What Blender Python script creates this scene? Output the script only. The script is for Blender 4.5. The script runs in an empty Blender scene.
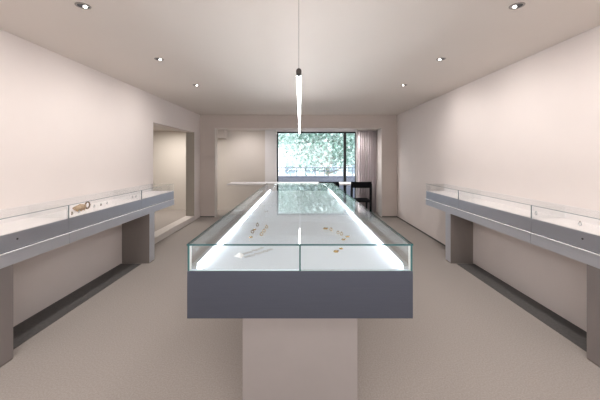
import bpy, bmesh, math, random
from mathutils import Vector, Matrix
random.seed(7)
C = bpy.context.scene.collection
PI = math.pi
HC = 1.36          # eye height
F = 300.0          # focal length in pixels of the 600 px wide frame

# ------------------------------------------------------------------ materials
def newmat(name):
    m = bpy.data.materials.new(name); m.use_nodes = True
    nt = m.node_tree; nt.nodes.clear()
    out = nt.nodes.new('ShaderNodeOutputMaterial')
    return m, nt, out

def pbr(name, col, rough=0.5, metal=0.0, noise=0.0, nscale=6.0, bump=0.0, bscale=80.0, stretch=(1,1,1), spec=0.5, sheen=0.0):
    m, nt, out = newmat(name)
    b = nt.nodes.new('ShaderNodeBsdfPrincipled')
    b.inputs['Roughness'].default_value = rough
    b.inputs['Metallic'].default_value = metal
    b.inputs['Specular IOR Level'].default_value = spec
    b.inputs['Base Color'].default_value = (*col, 1)
    nt.links.new(b.outputs[0], out.inputs[0])
    tc = nt.nodes.new('ShaderNodeTexCoord'); mp = nt.nodes.new('ShaderNodeMapping')
    mp.inputs['Scale'].default_value = stretch
    nt.links.new(tc.outputs['Object'], mp.inputs[0])
    if noise > 0:
        n = nt.nodes.new('ShaderNodeTexNoise'); n.inputs['Scale'].default_value = nscale
        n.inputs['Detail'].default_value = 6
        nt.links.new(mp.outputs[0], n.inputs['Vector'])
        r = nt.nodes.new('ShaderNodeValToRGB')
        r.color_ramp.elements[0].position = 0.3; r.color_ramp.elements[1].position = 0.7
        r.color_ramp.elements[0].color = (*[c*(1-noise) for c in col], 1)
        r.color_ramp.elements[1].color = (*[min(1, c*(1+noise)) for c in col], 1)
        nt.links.new(n.outputs['Fac'], r.inputs[0]); nt.links.new(r.outputs[0], b.inputs['Base Color'])
    if bump > 0:
        n2 = nt.nodes.new('ShaderNodeTexNoise'); n2.inputs['Scale'].default_value = bscale
        nt.links.new(mp.outputs[0], n2.inputs['Vector'])
        bp = nt.nodes.new('ShaderNodeBump'); bp.inputs['Strength'].default_value = bump
        bp.inputs['Distance'].default_value = 0.004
        nt.links.new(n2.outputs['Fac'], bp.inputs['Height']); nt.links.new(bp.outputs[0], b.inputs['Normal'])
    return m

def emis(name, col, s):
    m, nt, out = newmat(name)
    e = nt.nodes.new('ShaderNodeEmission'); e.inputs[0].default_value = (*col, 1); e.inputs[1].default_value = s
    nt.links.new(e.outputs[0], out.inputs[0]); return m

def thin_glass(name, tint=(0.95, 0.985, 0.975), f0=0.04, maxrefl=0.9):
    m, nt, out = newmat(name)
    g = nt.nodes.new('ShaderNodeNewGeometry')
    dot = nt.nodes.new('ShaderNodeVectorMath'); dot.operation = 'DOT_PRODUCT'
    nt.links.new(g.outputs['Incoming'], dot.inputs[0]); nt.links.new(g.outputs['Normal'], dot.inputs[1])
    def mth(op, a, b=None):
        n = nt.nodes.new('ShaderNodeMath'); n.operation = op
        for i, v in enumerate((a, b)):
            if v is None: continue
            if isinstance(v, (int, float)): n.inputs[i].default_value = v
            else: nt.links.new(v, n.inputs[i])
        return n.outputs[0]
    a = mth('ABSOLUTE', dot.outputs['Value'])
    a = mth('SUBTRACT', 1.0, a); a = mth('POWER', a, 5.0)
    a = mth('MULTIPLY', a, maxrefl-f0); a = mth('ADD', a, f0)
    tr = nt.nodes.new('ShaderNodeBsdfTransparent'); tr.inputs[0].default_value = (*tint, 1)
    gl = nt.nodes.new('ShaderNodeBsdfGlossy'); gl.inputs['Roughness'].default_value = 0.0
    mx = nt.nodes.new('ShaderNodeMixShader')
    nt.links.new(a, mx.inputs[0]); nt.links.new(tr.outputs[0], mx.inputs[1]); nt.links.new(gl.outputs[0], mx.inputs[2])
    nt.links.new(mx.outputs[0], out.inputs[0]); return m

M = {}
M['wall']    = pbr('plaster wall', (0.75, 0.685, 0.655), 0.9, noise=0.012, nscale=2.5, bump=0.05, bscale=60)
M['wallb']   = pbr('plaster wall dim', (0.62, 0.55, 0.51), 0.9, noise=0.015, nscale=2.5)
M['niche']   = pbr('niche plaster', (0.66, 0.61, 0.55), 0.9, noise=0.015, nscale=2.5)
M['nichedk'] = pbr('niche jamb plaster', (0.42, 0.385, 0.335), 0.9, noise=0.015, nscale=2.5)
M['ceil']    = pbr('ceiling paint', (0.71, 0.65, 0.60), 0.9, noise=0.01, nscale=1.5)
M['white']   = pbr('white lacquer', (0.78, 0.76, 0.75), 0.5, noise=0.01)
M['trim']    = pbr('pale trim', (0.66, 0.61, 0.57), 0.7, noise=0.01)
M['carpet']  = pbr('taupe carpet', (0.375, 0.338, 0.31), 0.95, noise=0.12, nscale=110, bump=0.5, bscale=300, spec=0.15)
M['strip_shade']   = pbr('charcoal strip and shadow line', (0.105, 0.10, 0.097), 0.75, noise=0.12, nscale=40, bump=0.3, bscale=200, spec=0.25)  # floor strips, plus the painted shadow lines at the wall feet
M['steel']   = pbr('brushed steel', (0.36, 0.365, 0.39), 0.34, 0.85, noise=0.05, nscale=9, stretch=(40, 1, 40))
M['steelf']  = pbr('dark brushed steel', (0.105, 0.118, 0.155), 0.42, 0.8, noise=0.04, nscale=5, stretch=(1, 1, 60))
M['steels']  = pbr('shaded brushed steel', (0.53, 0.55, 0.61), 0.36, 0.8, noise=0.03, nscale=9, stretch=(40, 1, 40))  # upper tier, darkened to paint in its floor reflection
M['steell']  = pbr('lit brushed steel', (0.70, 0.72, 0.78), 0.40, 0.75, noise=0.04, nscale=9, stretch=(40, 1, 40))  # lower tier and far leg faces, their light put into the colour
M['steelv']  = pbr('dim upright steel', (0.36, 0.33, 0.325), 0.45, 0.7, noise=0.02, nscale=7, stretch=(40, 40, 1))  # near leg faces, painted dimmer than the far ones
M['pedst']   = pbr('pedestal steel', (0.47, 0.44, 0.435), 0.45, 0.6, noise=0.02, nscale=7)
M['ledge']   = pbr('grey ledge', (0.42, 0.44, 0.47), 0.6)
M['legst']   = pbr('shaded upright steel', (0.27, 0.24, 0.225), 0.45, 0.6, noise=0.03, nscale=7, stretch=(40, 40, 1))  # leg sides, their shade put into the colour
M['edge']    = pbr('steel edge highlight', (0.95, 0.95, 0.97), 0.5, 0.2)  # near white, paints the highlight where the frame edge catches light
M['dark']    = pbr('shadow gap', (0.04, 0.04, 0.045), 0.7)
M['tray']    = pbr('white tray', (0.78, 0.85, 0.94), 0.55, noise=0.01, spec=0.3)
M['traywarm']= pbr('white linen tray', (0.86, 0.82, 0.81), 0.8, noise=0.01, spec=0.2)
M['glass']   = thin_glass('clear glass', (0.975, 0.99, 0.985), 0.04, 0.62)
M['sideglass'] = thin_glass('clear side glass', (0.975, 0.99, 0.985), 0.10, 0.75)
M['wallglass'] = thin_glass('clear counter glass', (0.985, 0.99, 0.99), 0.03, 0.45)
M['gedgen'] = pbr('grey glass edge', (0.20, 0.25, 0.26), 0.2)
M['winglass']= thin_glass('window glass', (0.97, 0.985, 0.98))
M['gedge']   = pbr('green glass edge', (0.035, 0.13, 0.14), 0.15, 0.0, spec=0.8)
M['gedgel']  = pbr('lit glass edge', (0.62, 0.80, 0.80), 0.2, 0.0)  # pale copy of the glass edge with light painted into it
M['led']     = emis('led strip', (0.88, 0.94, 1.0), 22.0)
M['tube']    = emis('light tube', (1.0, 0.97, 0.98), 12.0)
M['lamp']    = emis('downlight lamp', (1.0, 0.97, 0.92), 14.0)
M['black']   = pbr('black lacquer', (0.006, 0.006, 0.008), 0.6, spec=0.12)
M['blackm']  = pbr('black metal', (0.012, 0.012, 0.013), 0.4, 0.3)
M['cap']     = pbr('dark bronze cap', (0.05, 0.042, 0.038), 0.4, 0.5)
M['cable']   = pbr('grey cable', (0.30, 0.27, 0.25), 0.5)
M['curtain'] = pbr('mauve grey curtain', (0.66, 0.59, 0.61), 0.95, noise=0.04, nscale=3)
M['gold']    = pbr('gold', (0.75, 0.52, 0.22), 0.2, 1.0)
M['silver']  = pbr('silver', (0.60, 0.61, 0.63), 0.35, 1.0)
M['bronze']  = pbr('bronze brown', (0.19, 0.12, 0.07), 0.4, 0.3)
M['gem']     = pbr('gem', (0.30, 0.40, 0.42), 0.05, 0.0, spec=1.0)
M['acryl']   = thin_glass('clear acrylic', (0.86, 0.89, 0.91), 0.10)
M['card']    = pbr('white card', (0.90, 0.90, 0.90), 0.7)
M['stone']   = pbr('tan stone', (0.46, 0.34, 0.23), 0.8, noise=0.3, nscale=60)
M['leaf1']   = pbr('leaf green', (0.34, 0.48, 0.42), 0.6)
M['leaf2']   = pbr('leaf pale green', (0.66, 0.78, 0.74), 0.6)
M['leaf3']   = pbr('leaf dark green', (0.12, 0.24, 0.18), 0.6)
M['bark']    = pbr('bark', (0.33, 0.29, 0.25), 0.9, noise=0.2, nscale=20)
M['concrete']= pbr('grey parapet', (0.17, 0.18, 0.23), 0.8, noise=0.06)
M['paving']  = pbr('balcony paving', (0.40, 0.41, 0.46), 0.8, noise=0.06)
M['facade']  = pbr('white facade', (0.85, 0.87, 0.90), 0.8, noise=0.02)
M['facwin']  = pbr('facade window', (0.30, 0.36, 0.42), 0.2)
M['rail']    = pbr('railing metal', (0.16, 0.18, 0.23), 0.5, 0.3)
M['street']  = pbr('street ground', (0.45, 0.46, 0.46), 0.9, noise=0.1)

# ------------------------------------------------------------------ mesh helpers
def box(bm, x0, x1, y0, y1, z0, z1, mi=0):
    v = [bm.verts.new(p) for p in ((x0,y0,z0),(x1,y0,z0),(x1,y1,z0),(x0,y1,z0),(x0,y0,z1),(x1,y0,z1),(x1,y1,z1),(x0,y1,z1))]
    for q in ((0,3,2,1),(4,5,6,7),(0,1,5,4),(1,2,6,5),(2,3,7,6),(3,0,4,7)):
        f = bm.faces.new([v[i] for i in q]); f.material_index = mi
    return v
def B(*args, **k):
    bm = bmesh.new(); box(bm, *args, **k); return bm
def tube_path(bm, pts, r, n=8, mi=0, closed=False):
    pts = [Vector(p) for p in pts]; rings = []
    N = len(pts)
    for i, p in enumerate(pts):
        a = pts[(i-1) % N] if (closed or i) else p
        b = pts[(i+1) % N] if (closed or i < N-1) else p
        d = (b-a).normalized()
        up = Vector((0,0,1)) if abs(d.z) < 0.9 else Vector((1,0,0))
        u = d.cross(up).normalized(); w = u.cross(d)
        rr = r[i] if isinstance(r, (list, tuple)) else r
        rings.append([bm.verts.new(p + (u*math.cos(2*PI*k/n)+w*math.sin(2*PI*k/n))*rr) for k in range(n)])
    for i in range(N if closed else N-1):
        A, Bq = rings[i], rings[(i+1) % N]
        for k in range(n):
            f = bm.faces.new((A[k], A[(k+1)%n], Bq[(k+1)%n], Bq[k])); f.material_index = mi; f.smooth = True
    if not closed:
        bm.faces.new(rings[0]).material_index = mi; bm.faces.new(list(reversed(rings[-1]))).material_index = mi
def ring_bm(c, R, r, axis='z', n=20, m=6, squash=1.0):
    bm = bmesh.new(); pts = []
    for k in range(n):
        a = 2*PI*k/n; u, v = R*math.cos(a), R*math.sin(a)*squash
        pts.append({'z': (c[0]+u, c[1]+v, c[2]), 'y': (c[0]+u, c[1], c[2]+v), 'x': (c[0], c[1]+u, c[2]+v)}[axis])
    tube_path(bm, pts, r, m, closed=True); return bm
def lathe(bm, prof, c=(0,0,0), n=24, mi=0):
    rings = []
    for r, z in prof:
        rings.append([bm.verts.new((c[0]+r*math.cos(2*PI*k/n), c[1]+r*math.sin(2*PI*k/n), c[2]+z)) for k in range(n)])
    for A, Bq in zip(rings, rings[1:]):
        for k in range(n):
            f = bm.faces.new((A[k], A[(k+1)%n], Bq[(k+1)%n], Bq[k])); f.material_index = mi; f.smooth = True
def obj(name, bm, mat, parent=None, bevel=0.0):
    bmesh.ops.recalc_face_normals(bm, faces=bm.faces[:])
    me = bpy.data.meshes.new(name); bm.to_mesh(me); bm.free()
    o = bpy.data.objects.new(name, me); C.objects.link(o)
    for m_ in (mat if isinstance(mat, (list, tuple)) else [mat]): me.materials.append(m_)
    if parent:
        o.parent = parent
        if any(parent.location):
            o.matrix_parent_inverse = Matrix.Translation(-Vector(parent.location))
    if bevel:
        b = o.modifiers.new('bevel', 'BEVEL'); b.width = bevel; b.segments = 2; b.limit_method = 'ANGLE'
    return o
def thing(name, label, cat, loc=(0,0,0), group=None):
    o = bpy.data.objects.new(name, None); C.objects.link(o); o.location = loc
    o.empty_display_size = 0.05
    o['label'] = label; o['category'] = cat
    if group: o['group'] = group
    return o
def tag(o, label, cat, group=None, kind=None):
    o['label'] = label; o['category'] = cat
    if group: o['group'] = group
    if kind: o['kind'] = kind
    return o
def struct(name, bm, mat, label=None, cat=None, parent=None):
    o = obj(name, bm, mat, parent)
    if not parent:
        o['kind'] = 'structure'
        if label: o['label'] = label; o['category'] = cat
    return o
def pane(bm, x0, x1, y0, y1, z0, z1, gi=0, ei=1):
    """a glass sheet: the two big faces are glass, the narrow ones polished edge"""
    n0 = len(bm.faces)
    box(bm, x0, x1, y0, y1, z0, z1)
    bm.faces.ensure_lookup_table()
    d = (x1-x0, y1-y0, z1-z0); ax = d.index(min(d))
    for f in bm.faces[n0:]:
        f.normal_update(); f.material_index = gi if abs(f.normal[ax]) > 0.9 else ei
def P(*a):
    bm = bmesh.new(); pane(bm, *a); return bm
GL = [M['glass'], M['gedge']]
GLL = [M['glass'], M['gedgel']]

# ------------------------------------------------------------------ room shell
XL, XR, YB, ZC = -2.30, 2.235, 6.91, 2.35
YR = -3.2
WT = 0.185
struct('floor', B(-4.8, XR+0.2, YR-0.2, 7.95, -0.1, 0.0), M['carpet'], 'taupe short pile carpet floor running through the showroom', 'floor')
struct('ceiling', B(XL-WT, XR+0.2, YR-0.2, YB+0.0, ZC, ZC+0.1), M['ceil'], 'plain warm grey plaster ceiling of the showroom', 'ceiling')
bm = bmesh.new()
OL0, OL1, OLH = 4.70, 6.54, 1.92
box(bm, XL-WT, XL, YR, OL0, 0, ZC)
box(bm, XL-WT, XL, OL0, OL1, OLH, ZC)
struct('wall_left', bm, M['wall'], 'pale pinkish wall behind the left display counter with a wide opening', 'wall')
bm = bmesh.new(); box(bm, XL-WT, XL, OL1, YB, 0, ZC)
struct('wall_left_end', bm, [M['wall']], 'narrow wall pier between the side opening and the back wall', 'wall')
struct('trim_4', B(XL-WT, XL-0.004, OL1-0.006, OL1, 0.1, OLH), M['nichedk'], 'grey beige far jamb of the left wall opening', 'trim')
struct('trim_1', B(XL-WT, XL+0.004, OL0, OL1, 0, 0.10), M['trim'], 'pale raised kerb along the foot of the left opening', 'trim')
struct('wall_right', B(XR, XR+0.15, YR, YB+0.4, 0, ZC), M['wall'], 'pale pinkish wall behind the right display counter', 'wall')
struct('wall_rear', B(XL-WT, XR+0.15, YR-0.15, YR, 0, ZC), M['wallb'], 'plain wall closing the room behind the camera', 'wall')
OB0, OB1, OBH = -1.96, 1.89, 2.05
bm = bmesh.new()
box(bm, XL-WT, OB0, YB, YB+0.17, 0, ZC)
box(bm, OB0, OB1, YB, YB+0.17, OBH, ZC)
box(bm, OB1, XR, YB, YB+0.36, 0, ZC)
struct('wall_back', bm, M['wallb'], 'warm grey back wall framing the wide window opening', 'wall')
# slim pale lining round the opening
bm = bmesh.new()
box(bm, OB0-0.006, OB0+0.012, YB-0.012, YB+0.17, 0, OBH)
box(bm, OB0-0.006, OB1+0.006, YB-0.012, YB+0.17, OBH-0.012, OBH+0.006)
struct('trim_2', bm, M['trim'], 'thin pale lining round the opening in the back wall', 'trim')
struct('trim_7', B(OB1-0.010, OB1, YB, YB+0.36, 0, OBH), M['trim'], 'pale right-hand jamb of the opening beside the curtain', 'trim')
# zone behind the back wall
bm = bmesh.new(); box(bm, -4.8, 2.4, YB+0.17, 7.95, 2.07, 2.2)
box(bm, -4.8, XL-WT, 3.6, YB+0.17, 2.07, 2.2)
struct('ceiling_recess', bm, M['trim'], 'lower pale ceiling over the window bay and side passage', 'ceiling')
struct('wall_recess', B(-4.8, -0.60, 7.85, 7.97, 0, 2.07), M['niche'], 'beige end wall of the alcove left of the window', 'wall')
struct('wall_recess_side', B(-4.9, -4.8, 3.6, 7.97, 0, 2.2), M['niche'])
struct('wall_passage', B(-4.8, XL-WT, 3.5, 3.6, 0, 2.2), M['niche'])
struct('wall_pier', B(-0.887, -0.597, 7.60, 7.849, 0, 2.07), M['white'], 'pale narrow pier between alcove and window', 'wall')
struct('trim_3', B(-2.26, -1.90, 7.55, 7.849, 1.87, 2.07), M['trim'], 'small boxed bulkhead high in the left corner of the alcove', 'trim')
bm = bmesh.new(); box(bm, 1.434, 2.4, 7.72, 7.85, 0, 2.07)
box(bm, -0.6, 1.434, 7.72, 7.85, 2.035, 2.07)
struct('wall_window_side', bm, M['white'], 'pale reveal right of the window behind the curtain', 'wall')
struct('wall_recess_right', B(1.93, 2.4, 7.28, 7.72, 0, 2.07), M['wallb'])
# fine shadow lines at the wall feet, painted as thin dark strips
struct('shadow_line_right', B(XR-0.006, XR, 4.0, YB, 0, 0.022), M['strip_shade'], 'thin dark strip painting the shade along the foot of the right wall', 'shadow_line')
struct('shadow_line_back', B(OB1, XR, YB-0.006, YB, 0, 0.02), M['strip_shade'], 'thin dark strip painting the shade at the foot of the right pier', 'shadow_line')
struct('shadow_line_left', B(XL-WT, OB0, YB-0.006, YB, 0, 0.02), M['strip_shade'], 'thin dark strip painting the shade at the foot of the left pier of the back wall', 'shadow_line')
# dark floor strips under the side counters
struct('trim_5', B(XL, -2.035, 1.96, 3.85, 0.0, 0.004), M['strip_shade'], 'dark grey floor strip under the left counter', 'trim')
struct('trim_6', B(2.01, XR, 1.96, 3.85, 0.0, 0.004), M['strip_shade'], 'dark grey floor strip under the right counter', 'trim')

# ------------------------------------------------------------------ window
w = struct('window_1', B(-0.597, -0.562, 7.72, 7.80, 0.0, 2.035), M['blackm'], 'tall black framed sliding glass window looking onto trees', 'window')
bm = bmesh.new(); box(bm, -0.562, 1.434, 7.72, 7.80, 2.0, 2.035); box(bm, -0.562, 1.434, 7.72, 7.80, 0, 0.05)
box(bm, 1.42, 1.434, 7.72, 7.80, 0.05, 2.0)
struct('window_frame', bm, M['blackm'], parent=w)
struct('mullion', B(1.125, 1.19, 7.71, 7.79, 0.05, 2.0), M['blackm'], parent=w)
struct('window_pane', P(-0.562, 1.125, 7.757, 7.763, 0.05, 2.0), [M['winglass'], M['winglass']], parent=w)
struct('window_pane', P(1.19, 1.42, 7.737, 7.743, 0.05, 2.0), [M['winglass'], M['winglass']], parent=w)

# ------------------------------------------------------------------ curtain
bm = bmesh.new(); n = 120; x0, x1 = 1.42, 1.885
rows = []
for z in (0.015, 0.7, 1.4, 2.035):
    rows.append([bm.verts.new((x0+(x1-x0)*k/n, 7.40+0.035*math.sin(k/n*2*PI*8.5+0.25*math.sin(k*0.21+z)) + 0.01*math.sin(k*0.11+z*1.3), z)) for k in range(n+1)])
for a, b in zip(rows, rows[1:]):
    for k in range(n):
        f = bm.faces.new((a[k], a[k+1], b[k+1], b[k])); f.smooth = True
cu = thing('curtain', 'mauve grey floor-length curtain gathered at the right of the window', 'curtain', (1.65, 7.40, 0.0))
fab = obj('curtain_fabric', bm, M['curtain'], cu)
sd = fab.modifiers.new('s', 'SOLIDIFY'); sd.thickness = 0.004
obj('curtain_track', B(x0-0.02, x1, 7.37, 7.43, 2.04, 2.068), M['trim'], cu)

# ------------------------------------------------------------------ outdoors
struct('ground_street', B(-30, 30, 9.6, 60, -4.2, -4.0), M['street'], 'pale street far below the balcony', 'ground')
struct('balcony_floor', B(-3.5, 4.5, 7.97, 9.5, -0.2, -0.05), M['paving'], 'grey paved balcony outside the window', 'floor')
struct('balcony_wall', B(-3.5, 4.5, 9.2, 9.4, -0.05, 0.80), M['concrete'], 'blue grey balcony parapet outside the window', 'wall')
r = thing('balcony_railing', 'thin grey metal railing on the balcony parapet outside the window', 'railing', (0.5, 9.3, 0.80))
for z in (1.06, 0.96):
    bm = bmesh.new(); box(bm, -3.4, 4.4, 9.285, 9.315, z-0.014, z+0.014); obj('rail', bm, M['rail'], r)
for k in range(27):
    x = -3.3+k*0.29
    obj('post', B(x-0.011, x+0.011, 9.292, 9.308, 0.80, 1.055), M['rail'], r)

def tree(x, y, zb, h, cr, nl, label, mats):
    t = thing('tree', label, 'tree', (x, y, zb), group='trees outside the window')
    bm = bmesh.new()
    pts = [(x, y, zb), (x+0.1, y, zb+h*0.25), (x-0.05, y+0.1, zb+h*0.5), (x+0.08, y, zb+h*0.75), (x, y, zb+h*0.95)]
    tube_path(bm, pts, [0.16, 0.13, 0.10, 0.06, 0.02], 8)
    obj('trunk', bm, M['bark'], t)
    bmb = bmesh.new(); tips = []
    for i in range(26):
        a = random.uniform(0, 2*PI); z = zb+h*random.uniform(0.66, 0.93); ln = cr*random.uniform(0.5, 1.0)*(1.1-abs((z-zb)/h-0.6))
        e = Vector((x+ln*math.cos(a), y+ln*math.sin(a)*0.8, z+random.uniform(0.2, 0.7)))
        tube_path(bmb, [(x, y, z-0.2), tuple((Vector((x, y, z))+e)/2), tuple(e)], [0.04, 0.025, 0.008], 5); tips.append(e)
    obj('branches', bmb, M['bark'], t)
    bml = bmesh.new()
    for i in range(nl):
        c = random.choice(tips) + Vector((random.gauss(0, 0.5), random.gauss(0, 0.5), random.gauss(0, 0.36)))
        s = random.uniform(0.05, 0.11)
        rot = Matrix.Rotation(random.uniform(0, 2*PI), 3, 'Z') @ Matrix.Rotation(random.uniform(-1.2, 1.2), 3, 'X')
        vs = [bml.verts.new(c + rot @ Vector(p)*s) for p in ((0,-1,0),(0.5,-0.1,0.1),(0,1,0),(-0.5,-0.1,0.1))]
        bml.faces.new(vs).material_index = random.choice((0,0,1,1,2))
    obj('foliage', bml, mats, t)
gm = [M['leaf1'], M['leaf2'], M['leaf3']]
tree(1.2, 13.2, -4.0, 7.2, 1.7, 12000, 'broad leafy green tree in the middle of the window view', gm)
tree(-2.0, 21.5, -4.0, 8.6, 1.9, 7000, 'paler sparse tree at the left side of the window view', gm)
tree(5.4, 18.5, -4.0, 7.6, 1.5, 7000, 'leafy tree seen behind the black window mullion', gm)
b = thing('building', 'bright white building with grey windows behind the trees outside', 'building', (0, 30, -4))
obj('facade', B(-11, 13, 30, 33, -4, 7.5), M['facade'], b)
for i in range(9):
    for j in range(4):
        x = -7.8+i*2.1; z = -2.6+j*2.4
        obj('facade_window', B(x, x+1.0, 29.95, 30.02, z, z+1.3), M['facwin'], b)

# ------------------------------------------------------------------ central counter
cx = 0.516; y0, y1 = 1.376, 4.73; zb, zm, zt = 0.626, 0.842, 0.966
cc = thing('display_counter', 'long wide steel and glass jewellery counter standing in the middle of the room', 'display counter', (0, (y0+y1)/2, 0), )
obj('pedestal', B(-0.302, 0.302, y0+0.20, y0+0.75, 0.0, zb-0.001), M['pedst'], cc, 0.002)
obj('pedestal', B(-0.302, 0.302, y1-0.75, y1-0.20, 0.0, zb-0.001), M['pedst'], cc, 0.002)
bm = bmesh.new(); box(bm, -cx, cx, y0+0.004, y1, zb, 0.729)
obj('lower_frame', bm, M['steel'], cc, 0.0015)
bm = bmesh.new(); box(bm, -cx+0.006, cx-0.006, y0+0.006, y1-0.004, 0.729, 0.738)
obj('shadow_gap', bm, M['dark'], cc)
bm = bmesh.new(); box(bm, -cx, cx, y0+0.004, y1, 0.738, zm-0.006)
obj('drawer_box', bm, M['steel'], cc, 0.0015)
obj('front_panel', B(-cx-0.001, cx+0.001, y0-0.002, y0+0.004, zb-0.001, zm-0.001), M['steelf'], cc)
obj('display_tray', B(-cx+0.008, cx-0.008, y0+0.008, y1-0.008, zm-0.006, zm+0.004), M['tray'], cc)
for s in (-1, 1):
    a, b_ = sorted((s*0.464, s*0.477))
    obj('led_strip', B(a, b_, y0+0.02, y1-0.02, zm+0.004, zm+0.012), M['led'], cc)
    a, b_ = sorted((s*0.4775, s*0.4795))
    obj('led_shield', B(a, b_, y0+0.014, y1-0.014, zm+0.004, zm+0.030), M['ledge'], cc)  # added lip, keeps the strip's reflection out of the side glass
    a, b_ = sorted((s*0.480, s*0.506))
    obj('side_ledge', B(a, b_, y0+0.012, y1-0.012, zm+0.004, zm+0.018), M['ledge'], cc)
T = 0.008
for s in (-1, 1):
    a, b_ = sorted((s*(cx-T), s*cx))
    obj('side_glass', P(a, b_, y0, y1, zm, zt-T), [M['sideglass'], M['gedge']], cc)
    a, b_ = sorted((s*0.0015, s*(cx-T)))
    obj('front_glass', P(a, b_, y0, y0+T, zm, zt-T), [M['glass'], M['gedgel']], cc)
    # white strip painting in the lit vertical corner
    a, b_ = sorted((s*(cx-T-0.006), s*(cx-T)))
    obj('lit_corner', B(a, b_, y0+T, y0+T+0.006, zm, zt-T), M['card'], cc)
    obj('end_glass', P(*sorted((s*0.0015, s*(cx-T))), y1-T, y1, zm, zt-T), GL, cc)
ys = [y0-0.001, 2.52, 3.68, y1]
for ya, yb in zip(ys, ys[1:]):
    for s in (-1, 1):
        obj('top_glass', P(*sorted((s*0.001, s*(cx+0.001))), ya+0.0003, yb-0.0003, zt-T, zt), [M['glass'], M['glass']], cc)
    
for s in (-1, 1):
    obj('top_edge', B(*sorted((s*(cx+0.001), s*(cx+0.003))), y0-0.001, y1, zt-T+0.001, zt-0.0005), M['gedge'], cc)
obj('top_edge', B(-cx-0.003, cx+0.003, y0-0.003, y0-0.001, zt-T+0.0005, zt-0.0005), M['gedge'], cc)
for yy in (2.52, 3.68):
    obj('tray_joint', B(-0.457, 0.457, yy-0.002, yy+0.002, zm+0.003, zm+0.0045), M['steell'], cc)
obj('front_joint', B(-0.0035, 0.0035, y0-0.001, y0+T+0.001, zm, zt-T), M['gedge'], cc)

# ------------------------------------------------------------------ side counters
GZ, MZ, SZ, BZ = 0.966, 0.852, 0.735, 0.643
XF = 1.94
def side_counter(s, label):
    wall = XR if s > 0 else -XL
    wall -= 0.002
    def bx(xa, xb, *r):
        a, b_ = sorted((s*xa, s*xb)); return B(a, b_, *r)
    def px(xa, xb, *r):
        a, b_ = sorted((s*xa, s*xb)); return P(a, b_, *r)
    t = thing('wall_counter', label, 'display counter', (s*(XF+wall)/2, 2.98, 0))
    yn, yf = 1.34, 4.62
    segs = [1.34, 2.52, 3.68, 4.62]
    for a in (1.90, 3.87):
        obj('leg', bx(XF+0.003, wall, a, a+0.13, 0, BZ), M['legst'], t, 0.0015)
        obj('leg_face', bx(XF, XF+0.003, a, a+0.13, 0.012, BZ), M['steell'] if a > 3 else M['steelv'], t)  # light painted on the aisle faces: paler on far legs, duller near
    for ya, yb in zip(segs, segs[1:]):
        obj('lower_frame', bx(XF-0.004, wall, ya+0.0022, yb-0.0022, BZ, SZ-0.006), M['steell'], t)
        obj('edge_highlight', bx(XF-0.010, XF+0.01, ya+0.0022, yb-0.0022, SZ-0.006, SZ-0.001), M['edge'], t)
        dr = obj('drawer', bx(XF+0.002, wall, ya+0.0022, yb-0.0022, SZ+0.004, MZ), M['steels'], t)
        ym = (ya+yb)/2+0.13
        if ya < 2:
            bm = bmesh.new(); tube_path(bm, [(s*(XF-0.002), ym, 0.805), (s*(XF+0.004), ym, 0.805)], 0.006, 10)
            obj('lock', bm, M['dark'], dr)
        obj('display_tray', bx(XF+0.010, wall-0.004, ya+0.001, yb-0.001, MZ, MZ+0.004), M['traywarm'], t)
        obj('front_glass', px(XF, XF+0.006, ya+0.001, yb-0.001, MZ, GZ-0.004), [M['wallglass'], M['wallglass']], t)
        obj('top_glass', px(XF, wall-0.01, ya+0.0003, yb-0.0003, GZ-0.004, GZ), [M['wallglass'], M['wallglass']], t)
        obj('top_edge', bx(XF-0.003, XF, ya+0.0003, yb-0.0003, GZ-0.0045, GZ-0.0005), M['gedgen'], t)
        if yb < 4.5: obj('joint_strip', bx(XF-0.0012, XF+0.0072, yb-0.0015, yb+0.0015, MZ, GZ-0.004), M['gedgen'], t)
        obj('divider', px(XF+0.008, wall-0.01, yb-0.008, yb-0.002, MZ+0.004, GZ-0.007), [M['wallglass'], M['card']], t)
    obj('recessed_gap', bx(XF+0.006, wall, yn+0.002, yf-0.002, SZ-0.006, SZ+0.004), M['dark'], t)
    obj('back_rail', bx(wall-0.008, wall, yn, yf, MZ+0.004, GZ-0.001), M['traywarm'], t)
    return t
side_counter(-1, 'narrow steel and glass display counter along the left wall beside the opening')
side_counter(1, 'narrow steel and glass display counter along the unbroken right wall')

# ------------------------------------------------------------------ table and chairs
TH = 0.775
t = thing('meeting_table', 'long white table with a thin top in front of the window', 'table', (0, 7.15, 0))
obj('tabletop', B(-1.655, 1.60, 6.76, 7.34, TH-0.03, TH), M['white'], t, 0.002)
for x in (-0.65, 0.70):
    obj('leg', B(x-0.02, x+0.02, 7.08, 7.28, 0, TH-0.03), M['white'], t)

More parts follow.
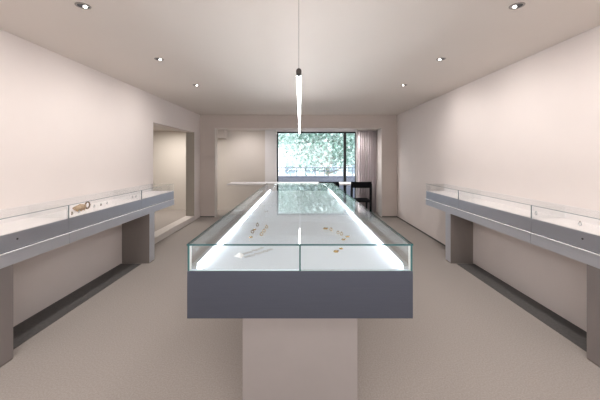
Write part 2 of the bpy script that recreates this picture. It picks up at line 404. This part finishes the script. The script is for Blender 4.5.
def chair(xc, label):
    yb = 6.57
    t = thing('dining_chair', label, 'chair', (xc, yb, 0), group='black chairs at the white table')
    hw = 0.225
    # curved top rail
    bm = bmesh.new(); n = 12; pr = []
    for k in range(n+1):
        u = -1+2*k/n; x = xc+u*hw; y = yb-0.035*(1-u*u)+0.012
        pr.append((x, y))
    for (xa, ya), (xb, yb2) in zip(pr, pr[1:]):
        pass
    for z0_, z1_ in ((0.705, 0.838),):
        ring = [[bm.verts.new((x, y+d, z)) for (x, y) in pr] for d, z in ((0, z0_), (0, z1_), (0.022, z1_), (0.022, z0_))]
        for j in range(4):
            A, Bq = ring[j], ring[(j+1) % 4]
            for k in range(n): bm.faces.new((A[k], A[k+1], Bq[k+1], Bq[k]))
        bm.faces.new([ring[j][0] for j in range(4)]); bm.faces.new([ring[j][n] for j in range(4)])
    obj('backrest', bm, M['black'], t, 0.003)
    for s in (-1, 1):
        bm = bmesh.new(); tube_path(bm, [(xc+s*(hw-0.017), yb+0.03, 0), (xc+s*(hw-0.014), yb+0.03, 0.42), (xc+s*(hw-0.018), yb+0.012, 0.80)], [0.018, 0.027, 0.025], 10)
        obj('leg', bm, M['black'], t)
        bm = bmesh.new(); tube_path(bm, [(xc+s*(hw-0.017), yb+0.43, 0), (xc+s*(hw-0.014), yb+0.43, 0.42)], [0.017, 0.024], 10)
        obj('leg', bm, M['black'], t)
    bm = bmesh.new(); box(bm, xc-hw+0.012, xc+hw-0.012, yb+0.012, yb+0.45, 0.385, 0.432)
    obj('seat', bm, M['black'], t, 0.012)
chair(1.345, 'black wooden chair with open curved back, nearest the curtain')
chair(0.63, 'black chair mostly hidden behind the far end of the central counter')

# ------------------------------------------------------------------ linear pendant
t = thing('pendant_light', 'long thin glowing linear pendant light hanging over the central counter', 'pendant light', (-0.005, 3.3, ZC))
px = -0.006; PZ = 1.788
bm = bmesh.new(); tube_path(bm, [(px, 1.50, PZ), (px, 5.15, PZ)], 0.0115, 12); obj('light_tube', bm, M['tube'], t)
bm = bmesh.new(); tube_path(bm, [(px, 1.475, PZ), (px, 1.53, PZ)], 0.0135, 14); obj('end_cap', bm, M['cap'], t)
bm = bmesh.new(); tube_path(bm, [(px, 5.14, PZ), (px, 5.17, PZ)], 0.0135, 14); obj('end_cap', bm, M['cap'], t)
for y in (1.50, 5.15):
    bm = bmesh.new(); tube_path(bm, [(px, y, PZ+0.012), (px, y, ZC)], 0.0014, 6); obj('cable', bm, M['cable'], t)
    bm = bmesh.new(); lathe(bm, [(0.0, -0.016), (0.02, -0.016), (0.022, 0.0), (0, 0)], (px, y, ZC), 16); obj('ceiling_rose', bm, M['trim'], t)

# ------------------------------------------------------------------ downlights
names = {(-1, 0): 'nearest of the left row', (-1, 1): 'middle of the left row', (-1, 2): 'farthest of the left row',
         (1, 0): 'nearest of the right row', (1, 1): 'middle of the right row', (1, 2): 'farthest of the right row'}
def spot(loc, target, power, ang, blend=1.0, size=0.05, col=(1, 0.95, 0.92)):
    L = bpy.data.lights.new('spot', 'SPOT'); L.energy = power; L.spot_size = math.radians(ang); L.spot_blend = blend
    L.shadow_soft_size = size; L.color = col
    o = bpy.data.objects.new('spot_lamp', L); C.objects.link(o); o.location = loc
    o.rotation_euler = (Vector(target)-Vector(loc)).to_track_quat('-Z', 'Y').to_euler(); return o
for s in (-1, 1):
    for i, y in enumerate((-1.2, 0.88, 1.95, 3.0, 4.07)):
        x = s*1.41
        if i >= 2:
            t = thing('downlight', 'small round recessed ceiling spotlight, %s' % names[(s, i-2)], 'ceiling light', (x, y, ZC), group='recessed ceiling spotlights')
            bm = bmesh.new(); lathe(bm, [(0.033, -0.001), (0.034, -0.004), (0.044, -0.003), (0.045, 0.0)], (x, y, ZC), 28)
            obj('trim_ring', bm, M['cable'], t)
            bm = bmesh.new(); lathe(bm, [(0.033, -0.002), (0.030, -0.0012), (0.0, -0.001)], (x, y, ZC), 24)
            obj('baffle', bm, M['dark'], t)
            # gimbal lamp turned towards the wall side
            bm = bmesh.new()
            c = Vector((x-s*0.011, y+0.007, ZC-0.004)); rot = Matrix.Rotation(s*0.35, 3, 'Y')
            vs = [bm.verts.new(c+rot @ Vector((0.013*math.cos(a), 0.012*math.sin(a), 0))) for a in [2*PI*k/16 for k in range(16)]]
            top = [bm.verts.new(v.co+Vector((0, 0, 0.003))) for v in vs]
            bm.faces.new(vs); bm.faces.new(list(reversed(top)))
            for k in range(16): bm.faces.new((vs[k], vs[(k+1)%16], top[(k+1)%16], top[k]))
            obj('lamp', bm, M['lamp'], t)
        spot((x, y, ZC-0.03), (s*2.15, y, 0.75), 20, 155)

# ------------------------------------------------------------------ jewellery
def at(px_, py_, z):            # pixel of the photo -> point on the height z
    y = (HC-z)*F/(py_-158); return ((px_-300)*y/F, y, z)
ZT = zm+0.0045
def ring_piece(p, R, mat, label, gem=True, group='jewellery in the central counter', tilt='z', name='ring', cat='ring'):
    t = thing(name, label, cat, p, group=group)
    R *= 0.85; r_ = R*0.30
    if tilt == 'z': obj('band', ring_bm((p[0], p[1], p[2]+r_), R, r_, 'z'), mat, t)
    else: obj('band', ring_bm((p[0], p[1], p[2]+R+r_), R, r_, tilt), mat, t)
    if gem:
        bm = bmesh.new(); c = (p[0]+(R if tilt == 'z' else 0), p[1], p[2]+(r_ if tilt == 'z' else 2*R+r_*1.5))
        bmesh.ops.create_icosphere(bm, subdivisions=1, radius=R*0.45, matrix=Matrix.Translation((c[0], c[1], c[2]+R*0.3)))
        obj('gem', bm, M['gem'] if random.random() < 0.5 else M['bronze'], t)
    return t
places = [((251, 237.5), 'nearest of the slanting left row'), ((252.5, 233.5), 'second nearest of the slanting left row'),
          ((254.5, 230), 'third nearest of the slanting left row'), ((257.5, 226.5), 'farthest of the slanting left row')]
for i, (q, lb) in enumerate(places):
    ring_piece(at(q[0], q[1], ZT), 0.011, M['bronze'] if i % 2 else M['gold'], 'small gold ring in the central counter, ' + lb, tilt='y' if i % 2 else 'z')
for q, lb in (((264, 232.5), 'upright gold and green ring right of the slanting row of rings'), ((266.5, 228.5), 'tiny gold ring right of the slanting row, farthest back'),
              ((261.5, 236), 'pale gold ring just right of the slanting row near the front')):
    ring_piece(at(*q, ZT), 0.011, M['gold'], lb, tilt='y')
ring_piece(at(266, 212, ZT), 0.018, M['silver'], 'silver ring farther back in the left half of the central counter', tilt='z')
for q, R, lb in (((325.5, 229), 0.016, 'gold earring with dark stone at the back of the right cluster'), ((331, 231), 0.010, 'small gold earring beside the dark stoned one'),
              ((338, 234), 0.009, 'small gold stud in the middle of the right cluster'), ((341.5, 235.5), 0.010, 'gold stud just right of the middle in the right cluster'),
              ((343.5, 240), 0.012, 'gold stud nearest the front in the right cluster'), ((347.5, 237), 0.012, 'gold ring at the right end of the right cluster')):
    ring_piece(at(*q, ZT), R, M['gold'], lb, name='earring', cat='earring', tilt='z' if R > 0.01 else 'y')
ring_piece(at(336, 252, ZT), 0.013, M['gold'], 'gold brooch with dark centre in the front right case', name='brooch', cat='brooch')
ring_piece(at(341, 249, ZT), 0.010, M['gold'], 'tiny pale gold ring beside the brooch in the front right case', gem=False)
# clear wedge and a bracelet of small silver links
p = at(239, 257, ZT)
bm = bmesh.new(); vs = [bm.verts.new((p[0]+a, p[1]+b_, p[2]+c)) for a, b_, c in ((-0.03,0.012,0.0),(0.016,-0.022,0.0),(0.022,0.03,0.0),(0.004,0.008,0.022))]
for q in ((0,2,1),(0,1,3),(1,2,3),(2,0,3)): bm.faces.new([vs[i] for i in q])
tag(obj('display_wedge', bm, M['card']), 'small white wedge at the left end of the silver bracelets in the front left case', 'display stand')
def bracelet(q0, q1, label, nlinks, R):
    a, b_ = Vector(at(*q0, ZT)), Vector(at(*q1, ZT))
    t = thing('bracelet', label, 'bracelet', tuple(a), group='silver bracelets in the front left case')
    for k in range(nlinks):
        u = k/(nlinks-1); p = a.lerp(b_, u)+Vector((0, 0.006*math.sin(k*1.9), 0))
        obj('link', ring_bm((p.x, p.y, ZT+R*0.2+ (0.0 if k % 2 else 0.002)), R, R*0.2, 'z', 12, 5), M['silver'], t)
    return t
bracelet((246, 257.5), (271, 250), 'long silver link bracelet nearer the front glass', 12, 0.0085)
bracelet((244, 254.5), (262, 248.5), 'shorter silver link bracelet behind the long one', 9, 0.0085)

# left counter pieces
def side_at(x_px, X, z=MZ+0.0045):
    y = X*F/(x_px-300); return (X, y, z)
p = side_at(80, -2.09)
t = thing('gold_brooch', 'large tan and gold sculptural piece on the left wall counter tray', 'jewellery', p)
bm = bmesh.new(); bmesh.ops.create_icosphere(bm, subdivisions=2, radius=1.0, matrix=Matrix.Translation(p) @ Matrix.Translation((0, 0, 0.034)) @ Matrix.Diagonal((0.04, 0.075, 0.030, 1)))
for v in bm.verts: v.co += Vector((random.uniform(-1, 1), random.uniform(-1, 1), random.uniform(-1, 1)))*0.006
obj('body', bm, M['stone'], t)
bm = bmesh.new()
for k in range(3):
    tube_path(bm, [(p[0]+0.02, p[1]-0.05+k*0.04, p[2]+0.001), (p[0]+0.015, p[1]-0.05+k*0.04, p[2]+0.03)], 0.004, 8)
obj('foot', bm, M['gold'], t)
p = side_at(87.5, -2.10)
t = thing('bangle', 'dark brown bangle standing upright beside the tan piece', 'bangle', p)
obj('band', ring_bm((p[0], p[1], p[2]+0.038), 0.031, 0.007, 'x', 24, 8), M['bronze'], t)
for i, (xp, X, lb) in enumerate(((72, -2.02, 'tiny dark stud in front of the tan piece'), (79, -2.02, 'tiny gold stud below the tan piece'), (94.3, -2.09, 'first small ring behind the bangle'),
        (101, -2.09, 'second small ring behind the bangle'), (107.2, -2.09, 'third small ring behind the bangle'), (132.5, -2.09, 'small silver ring near the far glass divider'), (136, -2.09, 'tiny silver ring closest to the far glass divider'))):
    ring_piece(side_at(xp, X), 0.011, M['bronze'] if i in (0, 3) else M['silver'], lb+' on the left wall counter', group='rings on the left wall counter', tilt='x')
for i, (xp, lb) in enumerate(((536, 'small silver earring by the glass divider'), (580, 'small white and silver ring in the nearest case'))):
    ring_piece(side_at(xp, 2.08), 0.013, M['silver'], lb+' on the right wall counter', group='rings on the right wall counter', tilt='x')

# ------------------------------------------------------------------ lights, world, camera
def area(loc, rot, sx, sy, power, col=(1, 1, 1)):
    L = bpy.data.lights.new('area', 'AREA'); L.shape = 'RECTANGLE'; L.size = sx; L.size_y = sy; L.energy = power; L.color = col
    o = bpy.data.objects.new('fill_lamp', L); C.objects.link(o); o.location = loc; o.rotation_euler = rot; return o
area((0, -1.4, ZC-0.02), (0, 0, 0), 3.6, 3.0, 34, (1, 0.97, 0.97))  # added soft fill under the ceiling behind the camera
area((0, -3.1, 1.5), (math.radians(96), 0, 0), 4.0, 1.5, 42, (0.97, 0.98, 1.0))  # added fill in front of the rear wall, no real source there
spot((1.3, -0.7, ZC-0.03), (0.5, 1.38, 0.72), 45, 40)  # added spot, unseen, to brighten the right of the front panel
spot((-1.35, 7.12, 2.04), (-1.35, 7.85, 0.5), 17, 150, col=(1, 0.95, 0.98))  # added spot brightening the alcove wall, no fitting there
spot((0.3, 7.3, 2.04), (0.6, 7.2, 0.7), 45, 150)  # added spot brightening the tabletop
spot((1.3, 7.12, 2.04), (1.65, 7.45, 0.2), 14, 140)  # added spot brightening the curtain
area((-3.1, 6.9, 2.04), (0, 0, 0), 0.7, 0.7, 19, (1, 0.95, 0.90))  # added unseen lamp brightening the side passage
w = bpy.data.worlds.new('world'); bpy.context.scene.world = w; w.use_nodes = True
bg = w.node_tree.nodes['Background']; bg.inputs[0].default_value = (0.86, 0.93, 1.0, 1); bg.inputs[1].default_value = 2.4
S = bpy.data.lights.new('sun', 'SUN'); S.energy = 1.2; S.angle = 0.3
o = bpy.data.objects.new('sun', S); C.objects.link(o); o.rotation_euler = (math.radians(-35), math.radians(20), 0); o.rotation_euler = Vector((0.3, 1.0, -1.3)).to_track_quat('-Z', 'Y').to_euler()

cam = bpy.data.cameras.new('camera'); cam.sensor_width = 36; cam.lens = 36*F/600
cam.shift_y = -42/600; cam.shift_x = 0.0; cam.clip_start = 0.05
co = bpy.data.objects.new('camera', cam); C.objects.link(co); co.location = (0, 0, HC); co.rotation_euler = (PI/2, 0, 0)
bpy.context.scene.camera = co
sc = bpy.context.scene
sc.view_settings.view_transform = 'Standard'; sc.view_settings.look = 'None'; sc.view_settings.exposure = 0.62
